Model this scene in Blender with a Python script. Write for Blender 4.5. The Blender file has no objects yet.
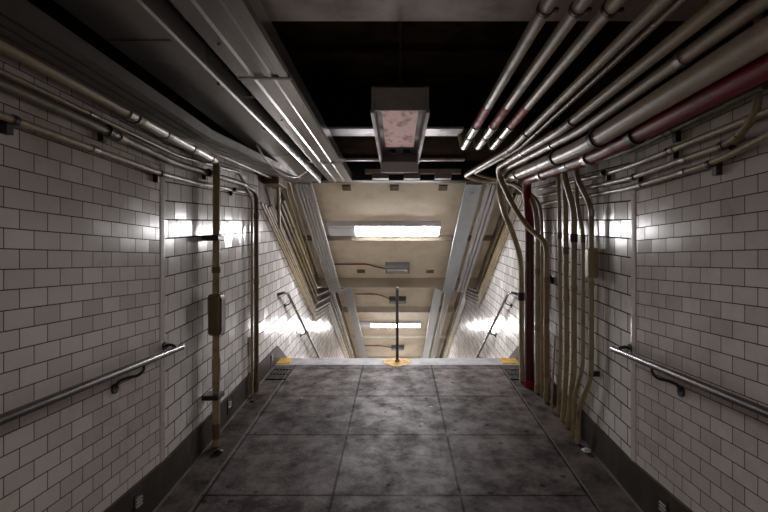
import bpy, bmesh, math, random
from mathutils import Vector
random.seed(7)
SC = bpy.context.scene
COL = SC.collection

# ------------------------------------------------------------------ camera, world, light, exposure
EYE = 1.835                       # eye height above the ramp where the camera stands
F = 475.0; PX = 398.0; PY = 260.0
cam_d = bpy.data.cameras.new('camera'); cam = bpy.data.objects.new('camera', cam_d); COL.objects.link(cam)
cam.location = (0, 0, EYE); cam.rotation_euler = (math.pi/2, 0, 0)
cam_d.sensor_width = 36; cam_d.lens = F/768*36
cam_d.shift_x = -(PX-384)/768; cam_d.shift_y = (PY-256)/768
cam_d.clip_start = 0.02
SC.camera = cam
w = bpy.data.worlds.new('world'); SC.world = w; w.use_nodes = True
w.node_tree.nodes['Background'].inputs[0].default_value = (0.5, 0.5, 0.55, 1)
w.node_tree.nodes['Background'].inputs[1].default_value = 0.0
SC.view_settings.view_transform = 'Standard'; SC.view_settings.look = 'None'
SC.view_settings.gamma = 1; SC.view_settings.use_curve_mapping = False
SC.view_settings.exposure = 0.0
TUBE = 78.0                       # emission of the lit fluorescent lenses
def area(name, loc, rot, sx, sy, power, color):
    l = bpy.data.lights.new(name, 'AREA'); l.shape = 'RECTANGLE'; l.size = sx; l.size_y = sy
    l.energy = power; l.color = color
    o = bpy.data.objects.new(name, l); COL.objects.link(o); o.location = loc; o.rotation_euler = rot
    return o
# the corridor's ceiling lamps behind the camera
area('corridor_lamp', (0, -.6, EYE+0.72), (0, 0, 0), 0.3, 1.2, 33, (1, .93, .87))
# unseen fill light added at the stair foot to brighten the stairs
area('stair_fill', (0, 20.0, -3.1), (math.radians(20), 0, math.pi), 1.6, .3, 160, (.97, .97, 1))

# ------------------------------------------------------------------ materials
def mat(name, color, rough=.5, metal=0, noise=None, bump=0, bscale=40, spec=.5, emit=0, ecol=(1,1,1), scale2=None):
    """noise=(scale, second colour, low, high): colour worn towards a second colour in patches"""
    m = bpy.data.materials.new(name); m.use_nodes = True; nt = m.node_tree; b = nt.nodes['Principled BSDF']
    b.inputs['Base Color'].default_value = (*color, 1); b.inputs['Roughness'].default_value = rough
    b.inputs['Metallic'].default_value = metal; b.inputs['Specular IOR Level'].default_value = spec
    if emit:
        b.inputs['Emission Color'].default_value = (*ecol, 1); b.inputs['Emission Strength'].default_value = emit
    geo = nt.nodes.new('ShaderNodeNewGeometry')
    if noise:
        n = nt.nodes.new('ShaderNodeTexNoise'); n.inputs['Scale'].default_value = noise[0]; n.inputs['Detail'].default_value = 8
        n.inputs['Roughness'].default_value = .65
        if scale2:
            mp = nt.nodes.new('ShaderNodeMapping'); mp.inputs['Scale'].default_value = scale2
            nt.links.new(geo.outputs['Position'], mp.inputs['Vector']); nt.links.new(mp.outputs[0], n.inputs['Vector'])
        else: nt.links.new(geo.outputs['Position'], n.inputs['Vector'])
        r = nt.nodes.new('ShaderNodeMapRange'); r.inputs[1].default_value = noise[2]; r.inputs[2].default_value = noise[3]
        mx = nt.nodes.new('ShaderNodeMix'); mx.data_type = 'RGBA'
        mx.inputs[6].default_value = (*color, 1); mx.inputs[7].default_value = (*noise[1], 1)
        nt.links.new(n.outputs[0], r.inputs[0]); nt.links.new(r.outputs[0], mx.inputs[0]); nt.links.new(mx.outputs[2], b.inputs['Base Color'])
        rr = nt.nodes.new('ShaderNodeMapRange'); rr.inputs[3].default_value = rough; rr.inputs[4].default_value = min(1, rough+.25)
        nt.links.new(r.outputs[0], rr.inputs[0]); nt.links.new(rr.outputs[0], b.inputs['Roughness'])
    if bump:
        n2 = nt.nodes.new('ShaderNodeTexNoise'); n2.inputs['Scale'].default_value = bscale; n2.inputs['Detail'].default_value = 4
        nt.links.new(geo.outputs['Position'], n2.inputs['Vector'])
        bp = nt.nodes.new('ShaderNodeBump'); bp.inputs['Strength'].default_value = bump; bp.inputs['Distance'].default_value = .01
        nt.links.new(n2.outputs[0], bp.inputs['Height']); nt.links.new(bp.outputs[0], b.inputs['Normal'])
    return m

def tile_mat(name, width, row, u0, v0, slope, c1, c2, grout, gsize, rough, tilt):
    """glazed wall tiles in running bond, rows following the given slope; each tile tilts and tints a little"""
    m = bpy.data.materials.new(name); m.use_nodes = True; nt = m.node_tree; N = nt.nodes.new; L = nt.links.new
    b = nt.nodes['Principled BSDF']
    geo = N('ShaderNodeNewGeometry'); sp = N('ShaderNodeSeparateXYZ'); L(geo.outputs['Position'], sp.inputs[0])
    def M(op, a, c):
        q = N('ShaderNodeMath'); q.operation = op
        for i, v in enumerate((a, c)):
            if isinstance(v, (int, float)): q.inputs[i].default_value = v
            else: L(v, q.inputs[i])
        return q.outputs[0]
    u = M('SUBTRACT', sp.outputs[1], u0 - 200*width)
    v = M('SUBTRACT', sp.outputs[2], M('MULTIPLY', M('SUBTRACT', sp.outputs[1], 3.11), slope))
    v = M('SUBTRACT', v, v0 - 200*row)
    cv = N('ShaderNodeCombineXYZ'); L(u, cv.inputs[0]); L(v, cv.inputs[1])
    def brick(ca, cb, cm, bias=0):
        k = N('ShaderNodeTexBrick'); k.offset = .5; k.offset_frequency = 2; k.squash = 1
        L(cv.outputs[0], k.inputs['Vector']); k.inputs['Scale'].default_value = 1
        k.inputs['Color1'].default_value = ca; k.inputs['Color2'].default_value = cb; k.inputs['Mortar'].default_value = cm
        k.inputs['Mortar Size'].default_value = gsize; k.inputs['Mortar Smooth'].default_value = .15; k.inputs['Bias'].default_value = bias
        k.inputs['Brick Width'].default_value = width; k.inputs['Row Height'].default_value = row
        return k
    k1 = brick((*c1, 1), (*c2, 1), (*grout, 1))
    k2 = brick((0, 0, 0, 1), (1, 1, 1, 1), (.5, .5, .5, 1))
    # dirt
    dn = N('ShaderNodeTexNoise'); dn.inputs['Scale'].default_value = 2.2; dn.inputs['Detail'].default_value = 9; dn.inputs['Roughness'].default_value = .7
    L(geo.outputs['Position'], dn.inputs['Vector'])
    dr = N('ShaderNodeMapRange'); dr.inputs[1].default_value = .5; dr.inputs[2].default_value = .85; dr.inputs[4].default_value = .55
    L(dn.outputs[0], dr.inputs[0])
    dr.inputs[4].default_value = .7
    mx = N('ShaderNodeMix'); mx.data_type = 'RGBA'; mx.blend_type = 'MULTIPLY'; L(dr.outputs[0], mx.inputs[0])
    L(k1.outputs['Color'], mx.inputs[6]); mx.inputs[7].default_value = (.5, .42, .34, 1)
    L(mx.outputs[2], b.inputs['Base Color'])
    rr = N('ShaderNodeMapRange'); rr.inputs[3].default_value = rough; rr.inputs[4].default_value = .9
    L(k1.outputs['Fac'], rr.inputs[0])
    L(rr.outputs[0], b.inputs['Roughness'])
    b.inputs['Specular IOR Level'].default_value = .32
    # wavy glaze, recessed grout
    gn = N('ShaderNodeTexNoise'); gn.inputs['Scale'].default_value = 9; gn.inputs['Detail'].default_value = 2; L(geo.outputs['Position'], gn.inputs['Vector'])
    h = M('SUBTRACT', M('MULTIPLY', gn.outputs[0], .10), k1.outputs['Fac'])
    bp = N('ShaderNodeBump'); bp.inputs['Strength'].default_value = .55; bp.inputs['Distance'].default_value = .003; L(h, bp.inputs['Height'])
    # per tile tilt
    wn = N('ShaderNodeTexWhiteNoise'); L(k2.outputs['Color'], wn.inputs['Vector'])
    vs = N('ShaderNodeVectorMath'); vs.operation = 'SUBTRACT'; L(wn.outputs['Color'], vs.inputs[0]); vs.inputs[1].default_value = (.5, .5, .5)
    vm = N('ShaderNodeVectorMath'); vm.operation = 'SCALE'; L(vs.outputs[0], vm.inputs[0]); vm.inputs['Scale'].default_value = tilt
    va = N('ShaderNodeVectorMath'); va.operation = 'ADD'; L(bp.outputs[0], va.inputs[0]); L(vm.outputs[0], va.inputs[1])
    vn = N('ShaderNodeVectorMath'); vn.operation = 'NORMALIZE'; L(va.outputs[0], vn.inputs[0])
    L(vn.outputs[0], b.inputs['Normal'])
    return m

def floor_mat():
    m = bpy.data.materials.new('scored_concrete'); m.use_nodes = True; nt = m.node_tree; N = nt.nodes.new; L = nt.links.new
    b = nt.nodes['Principled BSDF']; geo = N('ShaderNodeNewGeometry')
    mp = N('ShaderNodeMapping'); mp.inputs['Location'].default_value = (.431+.842*20, -3.13+.87*20, 0)
    L(geo.outputs['Position'], mp.inputs['Vector'])
    sx = N('ShaderNodeSeparateXYZ'); L(mp.outputs[0], sx.inputs[0]); cx = N('ShaderNodeCombineXYZ'); L(sx.outputs[0], cx.inputs[0]); L(sx.outputs[1], cx.inputs[1])
    k = N('ShaderNodeTexBrick'); k.offset = 0; k.offset_frequency = 1; L(cx.outputs[0], k.inputs['Vector'])
    k.inputs['Scale'].default_value = 1; k.inputs['Brick Width'].default_value = .842; k.inputs['Row Height'].default_value = .87
    k.inputs['Mortar Size'].default_value = .010; k.inputs['Mortar Smooth'].default_value = .2; k.inputs['Bias'].default_value = 0
    k.inputs['Color1'].default_value = (.170, .139, .136, 1); k.inputs['Color2'].default_value = (.130, .108, .108, 1); k.inputs['Mortar'].default_value = (.02, .018, .018, 1)
    n = N('ShaderNodeTexNoise'); n.inputs['Scale'].default_value = 4.5; n.inputs['Detail'].default_value = 10; n.inputs['Roughness'].default_value = .72; n.inputs['Distortion'].default_value = .1
    L(geo.outputs['Position'], n.inputs['Vector'])
    r = N('ShaderNodeMapRange'); r.inputs[1].default_value = .38; r.inputs[2].default_value = .66; r.inputs[3].default_value = .35; r.inputs[4].default_value = 1.4
    L(n.outputs[0], r.inputs[0])
    mul = N('ShaderNodeVectorMath'); mul.operation = 'SCALE'; L(k.outputs['Color'], mul.inputs[0]); L(r.outputs[0], mul.inputs['Scale'])
    # dried gum and drips
    v = N('ShaderNodeTexVoronoi'); v.inputs['Scale'].default_value = 5.5; L(geo.outputs['Position'], v.inputs['Vector'])
    vr = N('ShaderNodeMapRange'); vr.inputs[1].default_value = .09; vr.inputs[2].default_value = .14; vr.inputs[3].default_value = .25; vr.inputs[4].default_value = 1
    L(v.outputs['Distance'], vr.inputs[0])
    m2 = N('ShaderNodeVectorMath'); m2.operation = 'SCALE'; L(mul.outputs[0], m2.inputs[0]); L(vr.outputs[0], m2.inputs['Scale'])
    v3 = N('ShaderNodeTexVoronoi'); v3.inputs['Scale'].default_value = 2.3; L(geo.outputs['Position'], v3.inputs['Vector'])
    vr3 = N('ShaderNodeMapRange'); vr3.inputs[1].default_value = .03; vr3.inputs[2].default_value = .045; vr3.inputs[3].default_value = 1; vr3.inputs[4].default_value = 0
    L(v3.outputs['Distance'], vr3.inputs[0])
    mx = N('ShaderNodeMix'); mx.data_type = 'RGBA'; L(vr3.outputs[0], mx.inputs[0]); L(m2.outputs[0], mx.inputs[6]); mx.inputs[7].default_value = (.3, .29, .3, 1)
    L(mx.outputs[2], b.inputs['Base Color'])
    rr = N('ShaderNodeMapRange'); rr.inputs[1].default_value = .35; rr.inputs[2].default_value = .7; rr.inputs[3].default_value = .62; rr.inputs[4].default_value = .45; sr = N('ShaderNodeMapRange'); sr.inputs[1].default_value = .42; sr.inputs[2].default_value = .62; sr.inputs[3].default_value = .08; sr.inputs[4].default_value = .26; L(n.outputs[0], sr.inputs[0]); L(sr.outputs[0], b.inputs['Specular IOR Level'])
    L(n.outputs[0], rr.inputs[0]); L(rr.outputs[0], b.inputs['Roughness'])
    n2 = N('ShaderNodeTexNoise'); n2.inputs['Scale'].default_value = 60; n2.inputs['Detail'].default_value = 6; L(geo.outputs['Position'], n2.inputs['Vector'])
    q = N('ShaderNodeMath'); q.operation = 'SUBTRACT'; L(n2.outputs[0], q.inputs[0]); L(k.outputs['Fac'], q.inputs[1])
    bp = N('ShaderNodeBump'); bp.inputs['Strength'].default_value = .5; bp.inputs['Distance'].default_value = .006; L(q.outputs[0], bp.inputs['Height']); L(bp.outputs[0], b.inputs['Normal'])
    return m

Z0 = EYE
TW = (.50, .465, .45)
M = {}
M['tile_small_l'] = tile_mat('small_white_tile_left', .155, .081, 1.855, EYE-.037, 0, (.52, .475, .44), (.68, .63, .595), (.06, .048, .040), .0026, .20, .04)
M['tile_small_r'] = tile_mat('small_white_tile_right', .155, .081, 1.80, EYE-.037, 0, (.52, .475, .44), (.68, .63, .595), (.06, .048, .040), .0026, .20, .04)
M['tile_big_l'] = tile_mat('large_white_tile_left', .189, .1257, 3.18, EYE+.264, .08, (.56, .535, .52), (.80, .775, .76), (.035, .03, .03), .0048, .20, .055)
M['tile_big_r'] = tile_mat('large_white_tile_right', .189, .1257, 3.28, EYE+.264, .08, (.54, .515, .49), (.78, .755, .73), (.03, .026, .022), .0052, .20, .055)
M['bead'] = mat('glazed_bead', (.56, .51, .485), .20, noise=(5, (.42, .37, .34), .5, .8))
M['floor'] = floor_mat()
M['gutter'] = mat('gutter_concrete', (.135, .112, .10), .7, noise=(4, (.035, .028, .025), .40, .64), spec=.2, bump=.5, bscale=30)
M['kerb'] = mat('worn_kerb', (.17, .150, .140), .6, noise=(9, (.12, .11, .10), .4, .7))
M['base'] = mat('dark_stone', (.040, .032, .027), .5, noise=(3, (.10, .082, .070), .48, .75), bump=.2, scale2=(1, 3, .8), spec=.25)
M['nosing'] = mat('nosing_concrete', (.42, .41, .44), .42, noise=(6, (.24, .23, .25), .4, .7))  # smooth blue-grey concrete; its paleness also carries the stair lights' sheen
M['stair'] = mat('stair_concrete', (.50, .47, .44), .6, noise=(5, (.34, .32, .30), .4, .7))
M['yellow'] = mat('yellow_paint', (.62, .36, .03), .5, noise=(14, (.25, .17, .08), .48, .66))
M['dark_ceiling'] = mat('brown_black', (.040, .027, .018), .85, noise=(3, (.012, .009, .007), .4, .7), spec=.0)  # brown-black with faint random mottling, for the slab and wall tops
M['beam'] = mat('painted_beam', (.50, .41, .33), .55, noise=(3, (.30, .24, .19), .42, .7), bump=.2, bscale=12)
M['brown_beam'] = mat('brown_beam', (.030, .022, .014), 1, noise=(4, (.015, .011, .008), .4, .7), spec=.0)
M['soffit'] = mat('cream_soffit', (.72, .62, .475), .6, noise=(2.2, (.52, .415, .29), .48, .8), bump=.1, bscale=10)
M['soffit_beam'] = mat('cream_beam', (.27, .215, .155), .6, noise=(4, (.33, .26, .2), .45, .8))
M['soffit_beam_lit'] = mat('lit_cream_beam', (.72, .67, .58), .6, noise=(4, (.5, .43, .35), .5, .8))  # paler copy of the beam cream; the lit look is in the colour
M['brown_wall'] = mat('brown_wall_paint', (.17, .125, .085), .6, noise=(4, (.09, .065, .045), .42, .7))
M['black_steel'] = mat('black_steel', (.02, .02, .02), .4)
M['galv'] = mat('galvanised_steel', (.60, .60, .61), .40, .1, noise=(7, (.50, .50, .51), .4, .8))
M['galv_light'] = mat('bright_galvanised_steel', (.50, .54, .58), .35, .1, noise=(6, (.42, .455, .49), .4, .8))
M['tray'] = mat('brushed_tray', (.28, .262, .248), .26, .6)
M['tray_dull'] = mat('dull_tray', (.13, .122, .112), .38, .4, noise=(3, (.09, .083, .075), .45, .8))
M['chrome'] = mat('polished_strut', (.72, .69, .74), .40, .1, noise=(6, (.4, .37, .36), .5, .75))
M['tan'] = mat('tan_pipe_paint', (.36, .28, .16), .36, noise=(7, (.12, .09, .055), .5, .78), spec=.6)
M['olive'] = mat('olive_pipe_paint', (.15, .115, .055), .42, noise=(7, (.07, .052, .03), .45, .75))
M['beige'] = mat('beige_pipe_paint', (.44, .36, .25), .36, noise=(6, (.2, .16, .11), .52, .8), spec=.6)
M['ochre'] = mat('ochre_pipe_paint', (.30, .19, .09), .32, noise=(6, (.13, .08, .04), .45, .75))
M['silver'] = mat('bare_conduit', (.42, .39, .36), .30, .7, noise=(9, (.25, .21, .17), .45, .8))
M['red'] = mat('red_pipe_paint', (.22, .010, .010), .38, noise=(6, (.11, .008, .008), .48, .75), spec=.3)
M['maroon'] = mat('maroon_pipe_paint', (.07, .008, .010), .3, noise=(6, (.05, .006, .008), .45, .75))
M['red_band'] = mat('red_band', (.50, .030, .022), .5, noise=(12, (.3, .02, .02), .48, .7))
M['dark_iron'] = mat('dark_iron', (.03, .027, .024), .45, .3)
M['rail'] = mat('worn_steel_rail', (.20, .195, .20), .27, .9)
M['lamp_body'] = mat('lamp_housing', (.33, .31, .30), .45, .1, noise=(5, (.2, .18, .17), .45, .75))
M['lamp_white'] = mat('lamp_white', (.75, .75, .78), .35)
M['lens'] = mat('lit_lens', (.9, .9, .9), .4, emit=TUBE, ecol=(.96, .94, .95))
M['rust_glow_panel'] = mat('pink_rusty_glow_lens', (.80, .47, .43), .5, noise=(13, (.25, .20, .19), .50, .62), emit=.15, ecol=(1, .58, .54), scale2=(1, .45, 1))  # rusty pink mottling, plus a weak emission added to lift its brightness
M['black'] = mat('black_grate', (.012, .012, .012), .5)
M['vent'] = mat('vent_slat', (.45, .42, .42), .35, .3)
M['white'] = mat('white_paper', (.7, .7, .72), .7)
M['brown_plate'] = mat('brown_plate', (.17, .12, .07), .6, noise=(20, (.1, .07, .04), .4, .7))
M['grey_box'] = mat('grey_box', (.15, .145, .15), .45, .2, noise=(8, (.14, .13, .13), .45, .7))
M['cable'] = mat('cable', (.30, .29, .28), .35, .3)

# ------------------------------------------------------------------ mesh helpers (scene metres; camera-height values get EYE added by C/at)
def C(x, y, zc): return Vector((x, y, zc + EYE))
def at(px, py, Y): return Vector(((px-PX)*Y/F, Y, (PY-py)*Y/F + EYE))

class MB:
    def __init__(s): s.v = []; s.f = []; s.m = []; s.sm = []
    def add(s, vs, fs, mi=0, smooth=False):
        b = len(s.v); s.v += [Vector(v) for v in vs]
        for f in fs: s.f.append([b+i for i in f]); s.m.append(mi); s.sm.append(smooth)
        return s
    def box(s, a, b, mi=0):
        x0, x1 = sorted((a[0], b[0])); y0, y1 = sorted((a[1], b[1])); z0, z1 = sorted((a[2], b[2]))
        return s.add([(x0,y0,z0),(x1,y0,z0),(x1,y1,z0),(x0,y1,z0),(x0,y0,z1),(x1,y0,z1),(x1,y1,z1),(x0,y1,z1)],
                     [(0,3,2,1),(4,5,6,7),(0,1,5,4),(1,2,6,5),(2,3,7,6),(3,0,4,7)], mi)
    def hexa(s, p, mi=0):
        """eight corners: bottom ring then top ring"""
        return s.add(p, [(0,3,2,1),(4,5,6,7),(0,1,5,4),(1,2,6,5),(2,3,7,6),(3,0,4,7)], mi)
    def prism_x(s, x0, x1, poly, mi=0):
        """polygon of (y, z) extruded along x"""
        n = len(poly); vs = [(x0, y, z) for y, z in poly] + [(x1, y, z) for y, z in poly]
        fs = [tuple(range(n))[::-1], tuple(range(n, 2*n))] + [(i, (i+1) % n, n+(i+1) % n, n+i) for i in range(n)]
        return s.add(vs, fs, mi)
    def tube(s, pts, r, fillet=0.0, n=14, mi=0, cap=True):
        P = [Vector(p) for p in pts]
        if fillet > 0 and len(P) > 2:
            Q = [P[0]]
            for i in range(1, len(P)-1):
                a, b, c = P[i-1], P[i], P[i+1]
                fr = min(fillet, (a-b).length*.48, (c-b).length*.48)
                p = b + (a-b).normalized()*fr; q = b + (c-b).normalized()*fr
                for k in range(7):
                    t = k/6; Q.append(p*(1-t)**2 + b*2*t*(1-t) + q*t*t)
            Q.append(P[-1]); P = Q
        P = [p for i, p in enumerate(P) if i == 0 or (p-P[i-1]).length > 1e-5]
        T = []
        for i in range(len(P)):
            a = P[max(0, i-1)]; b = P[min(len(P)-1, i+1)]; T.append((b-a).normalized())
        u = T[0].orthogonal().normalized(); vs = []
        for i, p in enumerate(P):
            u = (u - T[i]*u.dot(T[i])).normalized(); v = T[i].cross(u)
            for k in range(n):
                a = 2*math.pi*k/n; vs.append(p + (u*math.cos(a) + v*math.sin(a))*r)
        fs = []
        for i in range(len(P)-1):
            for k in range(n):
                fs.append((i*n+k, i*n+(k+1) % n, (i+1)*n+(k+1) % n, (i+1)*n+k))
        s.add(vs, fs, mi, True)
        if cap:
            s.add(vs[:n], [tuple(range(n))[::-1]], mi); s.add(vs[-n:], [tuple(range(n))], mi)
        return s
    def sweep(s, section, path, mi=0, closed=True, caps=True):
        """section of (x, dz) points carried along a path of (y, z[, xshift])"""
        n = len(section); vs = []
        for q in path:
            y, z = q[0], q[1]; xs = q[2] if len(q) > 2 else 0
            for (x, dz) in section: vs.append((x+xs, y, z+dz))
        fs = []
        for i in range(len(path)-1):
            for k in range(n if closed else n-1):
                fs.append((i*n+k, (i+1)*n+k, (i+1)*n+(k+1) % n, i*n+(k+1) % n))
        s.add(vs, fs, mi)
        if caps:
            s.add(vs[:n], [tuple(range(n))], mi); s.add(vs[-n:], [tuple(range(n))[::-1]], mi)
        return s
    def build(s, name, mats, parent=None, bevel=0):
        if not isinstance(mats, (list, tuple)): mats = [mats]
        lo = [min(v[i] for v in s.v) for i in range(3)]; hi = [max(v[i] for v in s.v) for i in range(3)]
        o0 = Vector(((lo[0]+hi[0])/2, (lo[1]+hi[1])/2, lo[2]))
        me = bpy.data.meshes.new(name); me.from_pydata([tuple(v-o0) for v in s.v], [], s.f)
        for m in mats: me.materials.append(M[m] if isinstance(m, str) else m)
        for p, mi, sm in zip(me.polygons, s.m, s.sm): p.material_index = mi; p.use_smooth = sm
        bm = bmesh.new(); bm.from_mesh(me); bmesh.ops.recalc_face_normals(bm, faces=bm.faces[:]); bm.to_mesh(me); bm.free()
        me.update()
        o = bpy.data.objects.new(name, me); COL.objects.link(o)
        if parent is None: o.location = o0
        else:
            o.parent = parent; base = Vector(parent.location)
            if parent.parent: base = base + Vector(parent.parent.location)
            o.location = o0 - base
        if bevel:
            md = o.modifiers.new('bevel', 'BEVEL'); md.width = bevel; md.segments = 2; md.limit_method = 'ANGLE'
        return o

def tag(o, label, cat, group=None):
    o['label'] = label; o['category'] = cat
    if group: o['group'] = group
    return o
def struct(o): o['kind'] = 'structure'; return o
def empty(name, loc, label, cat, group=None):
    o = bpy.data.objects.new(name, None); COL.objects.link(o); o.location = loc; o.empty_display_size = .1
    return tag(o, label, cat, group)
def shift_copy(src, d, label, group=None):
    """copy a thing, its parts and their sub-parts"""
    r = src.copy(); COL.objects.link(r); r.location = Vector(src.location) + Vector(d); r['label'] = label
    if group: r['group'] = group
    for ch in list(src.children):
        c = ch.copy(); COL.objects.link(c); c.parent = r
        for g in list(ch.children):
            e = g.copy(); COL.objects.link(e); e.parent = c
    return r

# ------------------------------------------------------------------ the setting
SL = .0905                                    # ramp slope
def fz(y): return SL*y                        # floor height
WX = 1.54; YB = -3.0; YN = 6.18; YE = 22.0
SA = .505                                     # stair slope
def bz(y):                                    # top of the skirting
    return .523 if y < 3.14 else .523 + .0775*(y-3.14)
LAND0, LAND1 = 9.45, 11.3
def sz(y):                                    # stair pitch line
    z = fz(YN)
    if y <= YN: return z
    if y <= LAND0: return z - SA*(y-YN)
    z -= SA*(LAND0-YN)
    if y <= LAND1: return z
    z2 = z - SA*(min(y, 19.0)-LAND1)
    return z2

b = MB().hexa([(-1.295, YB, fz(YB)-.3), (1.262, YB, fz(YB)-.3), (1.262, 5.89, fz(5.89)-.3), (-1.295, 5.89, fz(5.89)-.3),
               (-1.295, YB, fz(YB)), (1.262, YB, fz(YB)), (1.262, 5.89, fz(5.89)), (-1.295, 5.89, fz(5.89))])
struct(b.build('floor', 'floor'))
for side, xe in ((-1, -1.295), (1, 1.262)):
    a, c = sorted((xe, side*WX)); dz = -.004
    g = MB().hexa([(a, YB, fz(YB)-.3), (c, YB, fz(YB)-.3), (c, 5.89, fz(5.89)-.3), (a, 5.89, fz(5.89)-.3),
                   (a, YB, fz(YB)+dz), (c, YB, fz(YB)+dz), (c, 5.89, fz(5.89)+dz), (a, 5.89, fz(5.89)+dz)])
    struct(g.build('gutter_strip', 'gutter'))
    k = side*.009
    a, c = sorted((xe, xe+k))
    g = MB().hexa([(a, YB, fz(YB)-.01), (c, YB, fz(YB)-.01), (c, 5.75, fz(5.75)-.01), (a, 5.75, fz(5.75)-.01),
                   (a, YB, fz(YB)+.001), (c, YB, fz(YB)+.001), (c, 5.75, fz(5.75)+.001), (a, 5.75, fz(5.75)+.001)])
    struct(g.build('kerb_strip', 'kerb'))
b = MB().hexa([(-WX, 5.89, fz(5.89)-.3), (WX, 5.89, fz(5.89)-.3), (WX, YN, fz(5.89)-.3), (-WX, YN, fz(5.89)-.3),
               (-WX, 5.89, fz(5.89)+.003), (WX, 5.89, fz(5.89)+.003), (WX, YN, fz(YN)), (-WX, YN, fz(YN))])
struct(b.build('stair_nosing', 'nosing', bevel=.008))

# stairs down, with a landing
prof = []; y = YN; z = fz(YN)
def flight(y, z, yend):
    n = max(1, round((yend-y)/.336)); run = (yend-y)/n; rise = run*SA; out = []
    for i in range(n):
        out.append((y, z-rise)); out.append((y+run, z-rise)); y += run; z -= rise
    return out, y, z
o1, y, z = flight(YN, fz(YN), LAND0); prof = [(YN, fz(YN)-.01)] + o1 + [(LAND1, z)]
o2, y, z = flight(LAND1, z, 19.0); prof += o2 + [(YE, z)]
ZBOT = z
poly = prof + [(YE, ZBOT-.3), (YN, ZBOT-.3)]
b = MB(); n = len(poly)
vs = [(-WX, p[0], p[1]) for p in poly] + [(WX, p[0], p[1]) for p in poly]
b.add(vs, [(i, i+1, n+i+1, n+i) for i in range(len(prof)-1)])
struct(b.build('stairs', 'stair'))

# side walls: small level tiles as far as the bead, larger ramped tiles beyond and down the stairs
for side, nm in ((-1, 'left'), (1, 'right')):
    x0 = side*WX; x1 = side*(WX+.25)
    b = MB(); top = EYE+1.7
    zt_l = EYE+(.90 if side < 0 else .74)
    b.box((x0, YB, -.6), (x1, 3.11, zt_l), 0)
    ys_, zs_, yv_, y2_ = (5.25, -1.05, 8.68, 10.3) if side < 0 else (5.7, -.79, 8.9, 10.5)
    edge = [(3.11, zt_l), (ys_-.05, zt_l+.08*(ys_-3.16)), (ys_, EYE+zs_+SA*(yv_-ys_)), (yv_, EYE+zs_), (y2_, EYE+zs_), (YE, EYE+zs_-SA*(YE-y2_))]
    # tile below the conduits, plain dark colours above them
    for (ya_, za_), (yb_, zb_) in zip(edge[:-1], edge[1:]):
        lo_ = ZBOT-.3
        b.prism_x(x0, x1, [(ya_, lo_), (yb_, lo_), (yb_, zb_), (ya_, za_)], 1)
        b.prism_x(x0, x1, [(ya_, za_), (yb_, zb_), (yb_, top), (ya_, top)], 3 if ya_ > ys_-.06 else 2)
    b.box((x0, YB, zt_l), (x1, 3.11, top), 2)
    struct(b.build('wall_'+nm, ['tile_small_'+nm[0], 'tile_big_'+nm[0], 'dark_ceiling', 'brown_wall']))
    # rounded glazed bead where the two kinds of tile meet
    t = MB(); zt = EYE+.72
    sec = [(side*WX, 3.070), (side*(WX-.004), 3.073), (side*(WX-.006), 3.095), (side*(WX-.007), 3.115), (side*(WX-.004), 3.134), (side*WX, 3.138)]
    m_ = len(sec); z_ = bz(3.1); vs = []; fs = []
    while z_ < zt:
        z2 = min(z_+.158, zt)
        t.add([(p[0], p[1], z_+.001) for p in sec] + [(p[0], p[1], z2-.001) for p in sec],
              [(i, (i+1) % m_, m_+(i+1) % m_, m_+i) for i in range(m_)] + [tuple(range(m_)), tuple(range(m_, 2*m_))])
        z_ = z2
    struct(t.build('trim_1' if side < 0 else 'trim_2', 'bead'))
    # stone skirting
    s = MB(); xa = side*(WX-.018)
    s.prism_x(x0, xa, [(YB, fz(YB)-.02), (3.14, fz(3.14)-.02), (6.03, fz(6.03)-.02), (6.03, bz(6.03)), (3.14, bz(3.14)), (YB, .523)])
    s.prism_x(side*(WX-.018), side*(WX-.030), [(YB, fz(YB)-.01), (5.8, fz(5.8)-.01), (5.8, fz(5.8)+.008), (YB, fz(YB)+.008)], 1)
    st = [(6.03, bz(6.03)), (6.03, fz(6.03)-.02), (YN, fz(YN)-.1)]
    s.prism_x(x0, xa, [(6.03, bz(6.03)), (6.03, fz(6.03)-.02), (YN, fz(YN)-.25), (LAND0, sz(LAND0)-.25), (LAND0, sz(LAND0)+.12)])
    s.prism_x(x0, xa, [(LAND0, sz(LAND0)-.25), (LAND0, sz(LAND0)+.12), (LAND1, sz(LAND1)+.12), (LAND1, sz(LAND1)-.25)])
    s.prism_x(x0, xa, [(LAND1, sz(LAND1)-.25), (LAND1, sz(LAND1)+.12), (19, sz(19)+.12), (19, sz(19)-.25)])
    struct(s.build('baseboard_'+nm, ['base', 'kerb']))
struct(MB().box((-WX-.25, YB-.2, -.6), (WX+.25, YB, EYE+1.7)).build('wall_back', M['tile_small_l']))
struct(MB().box((-WX-.25, YE, ZBOT-.3), (WX+.25, YE+.2, EYE+1.7)).build('wall_front', M['tile_big_l']))

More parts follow.
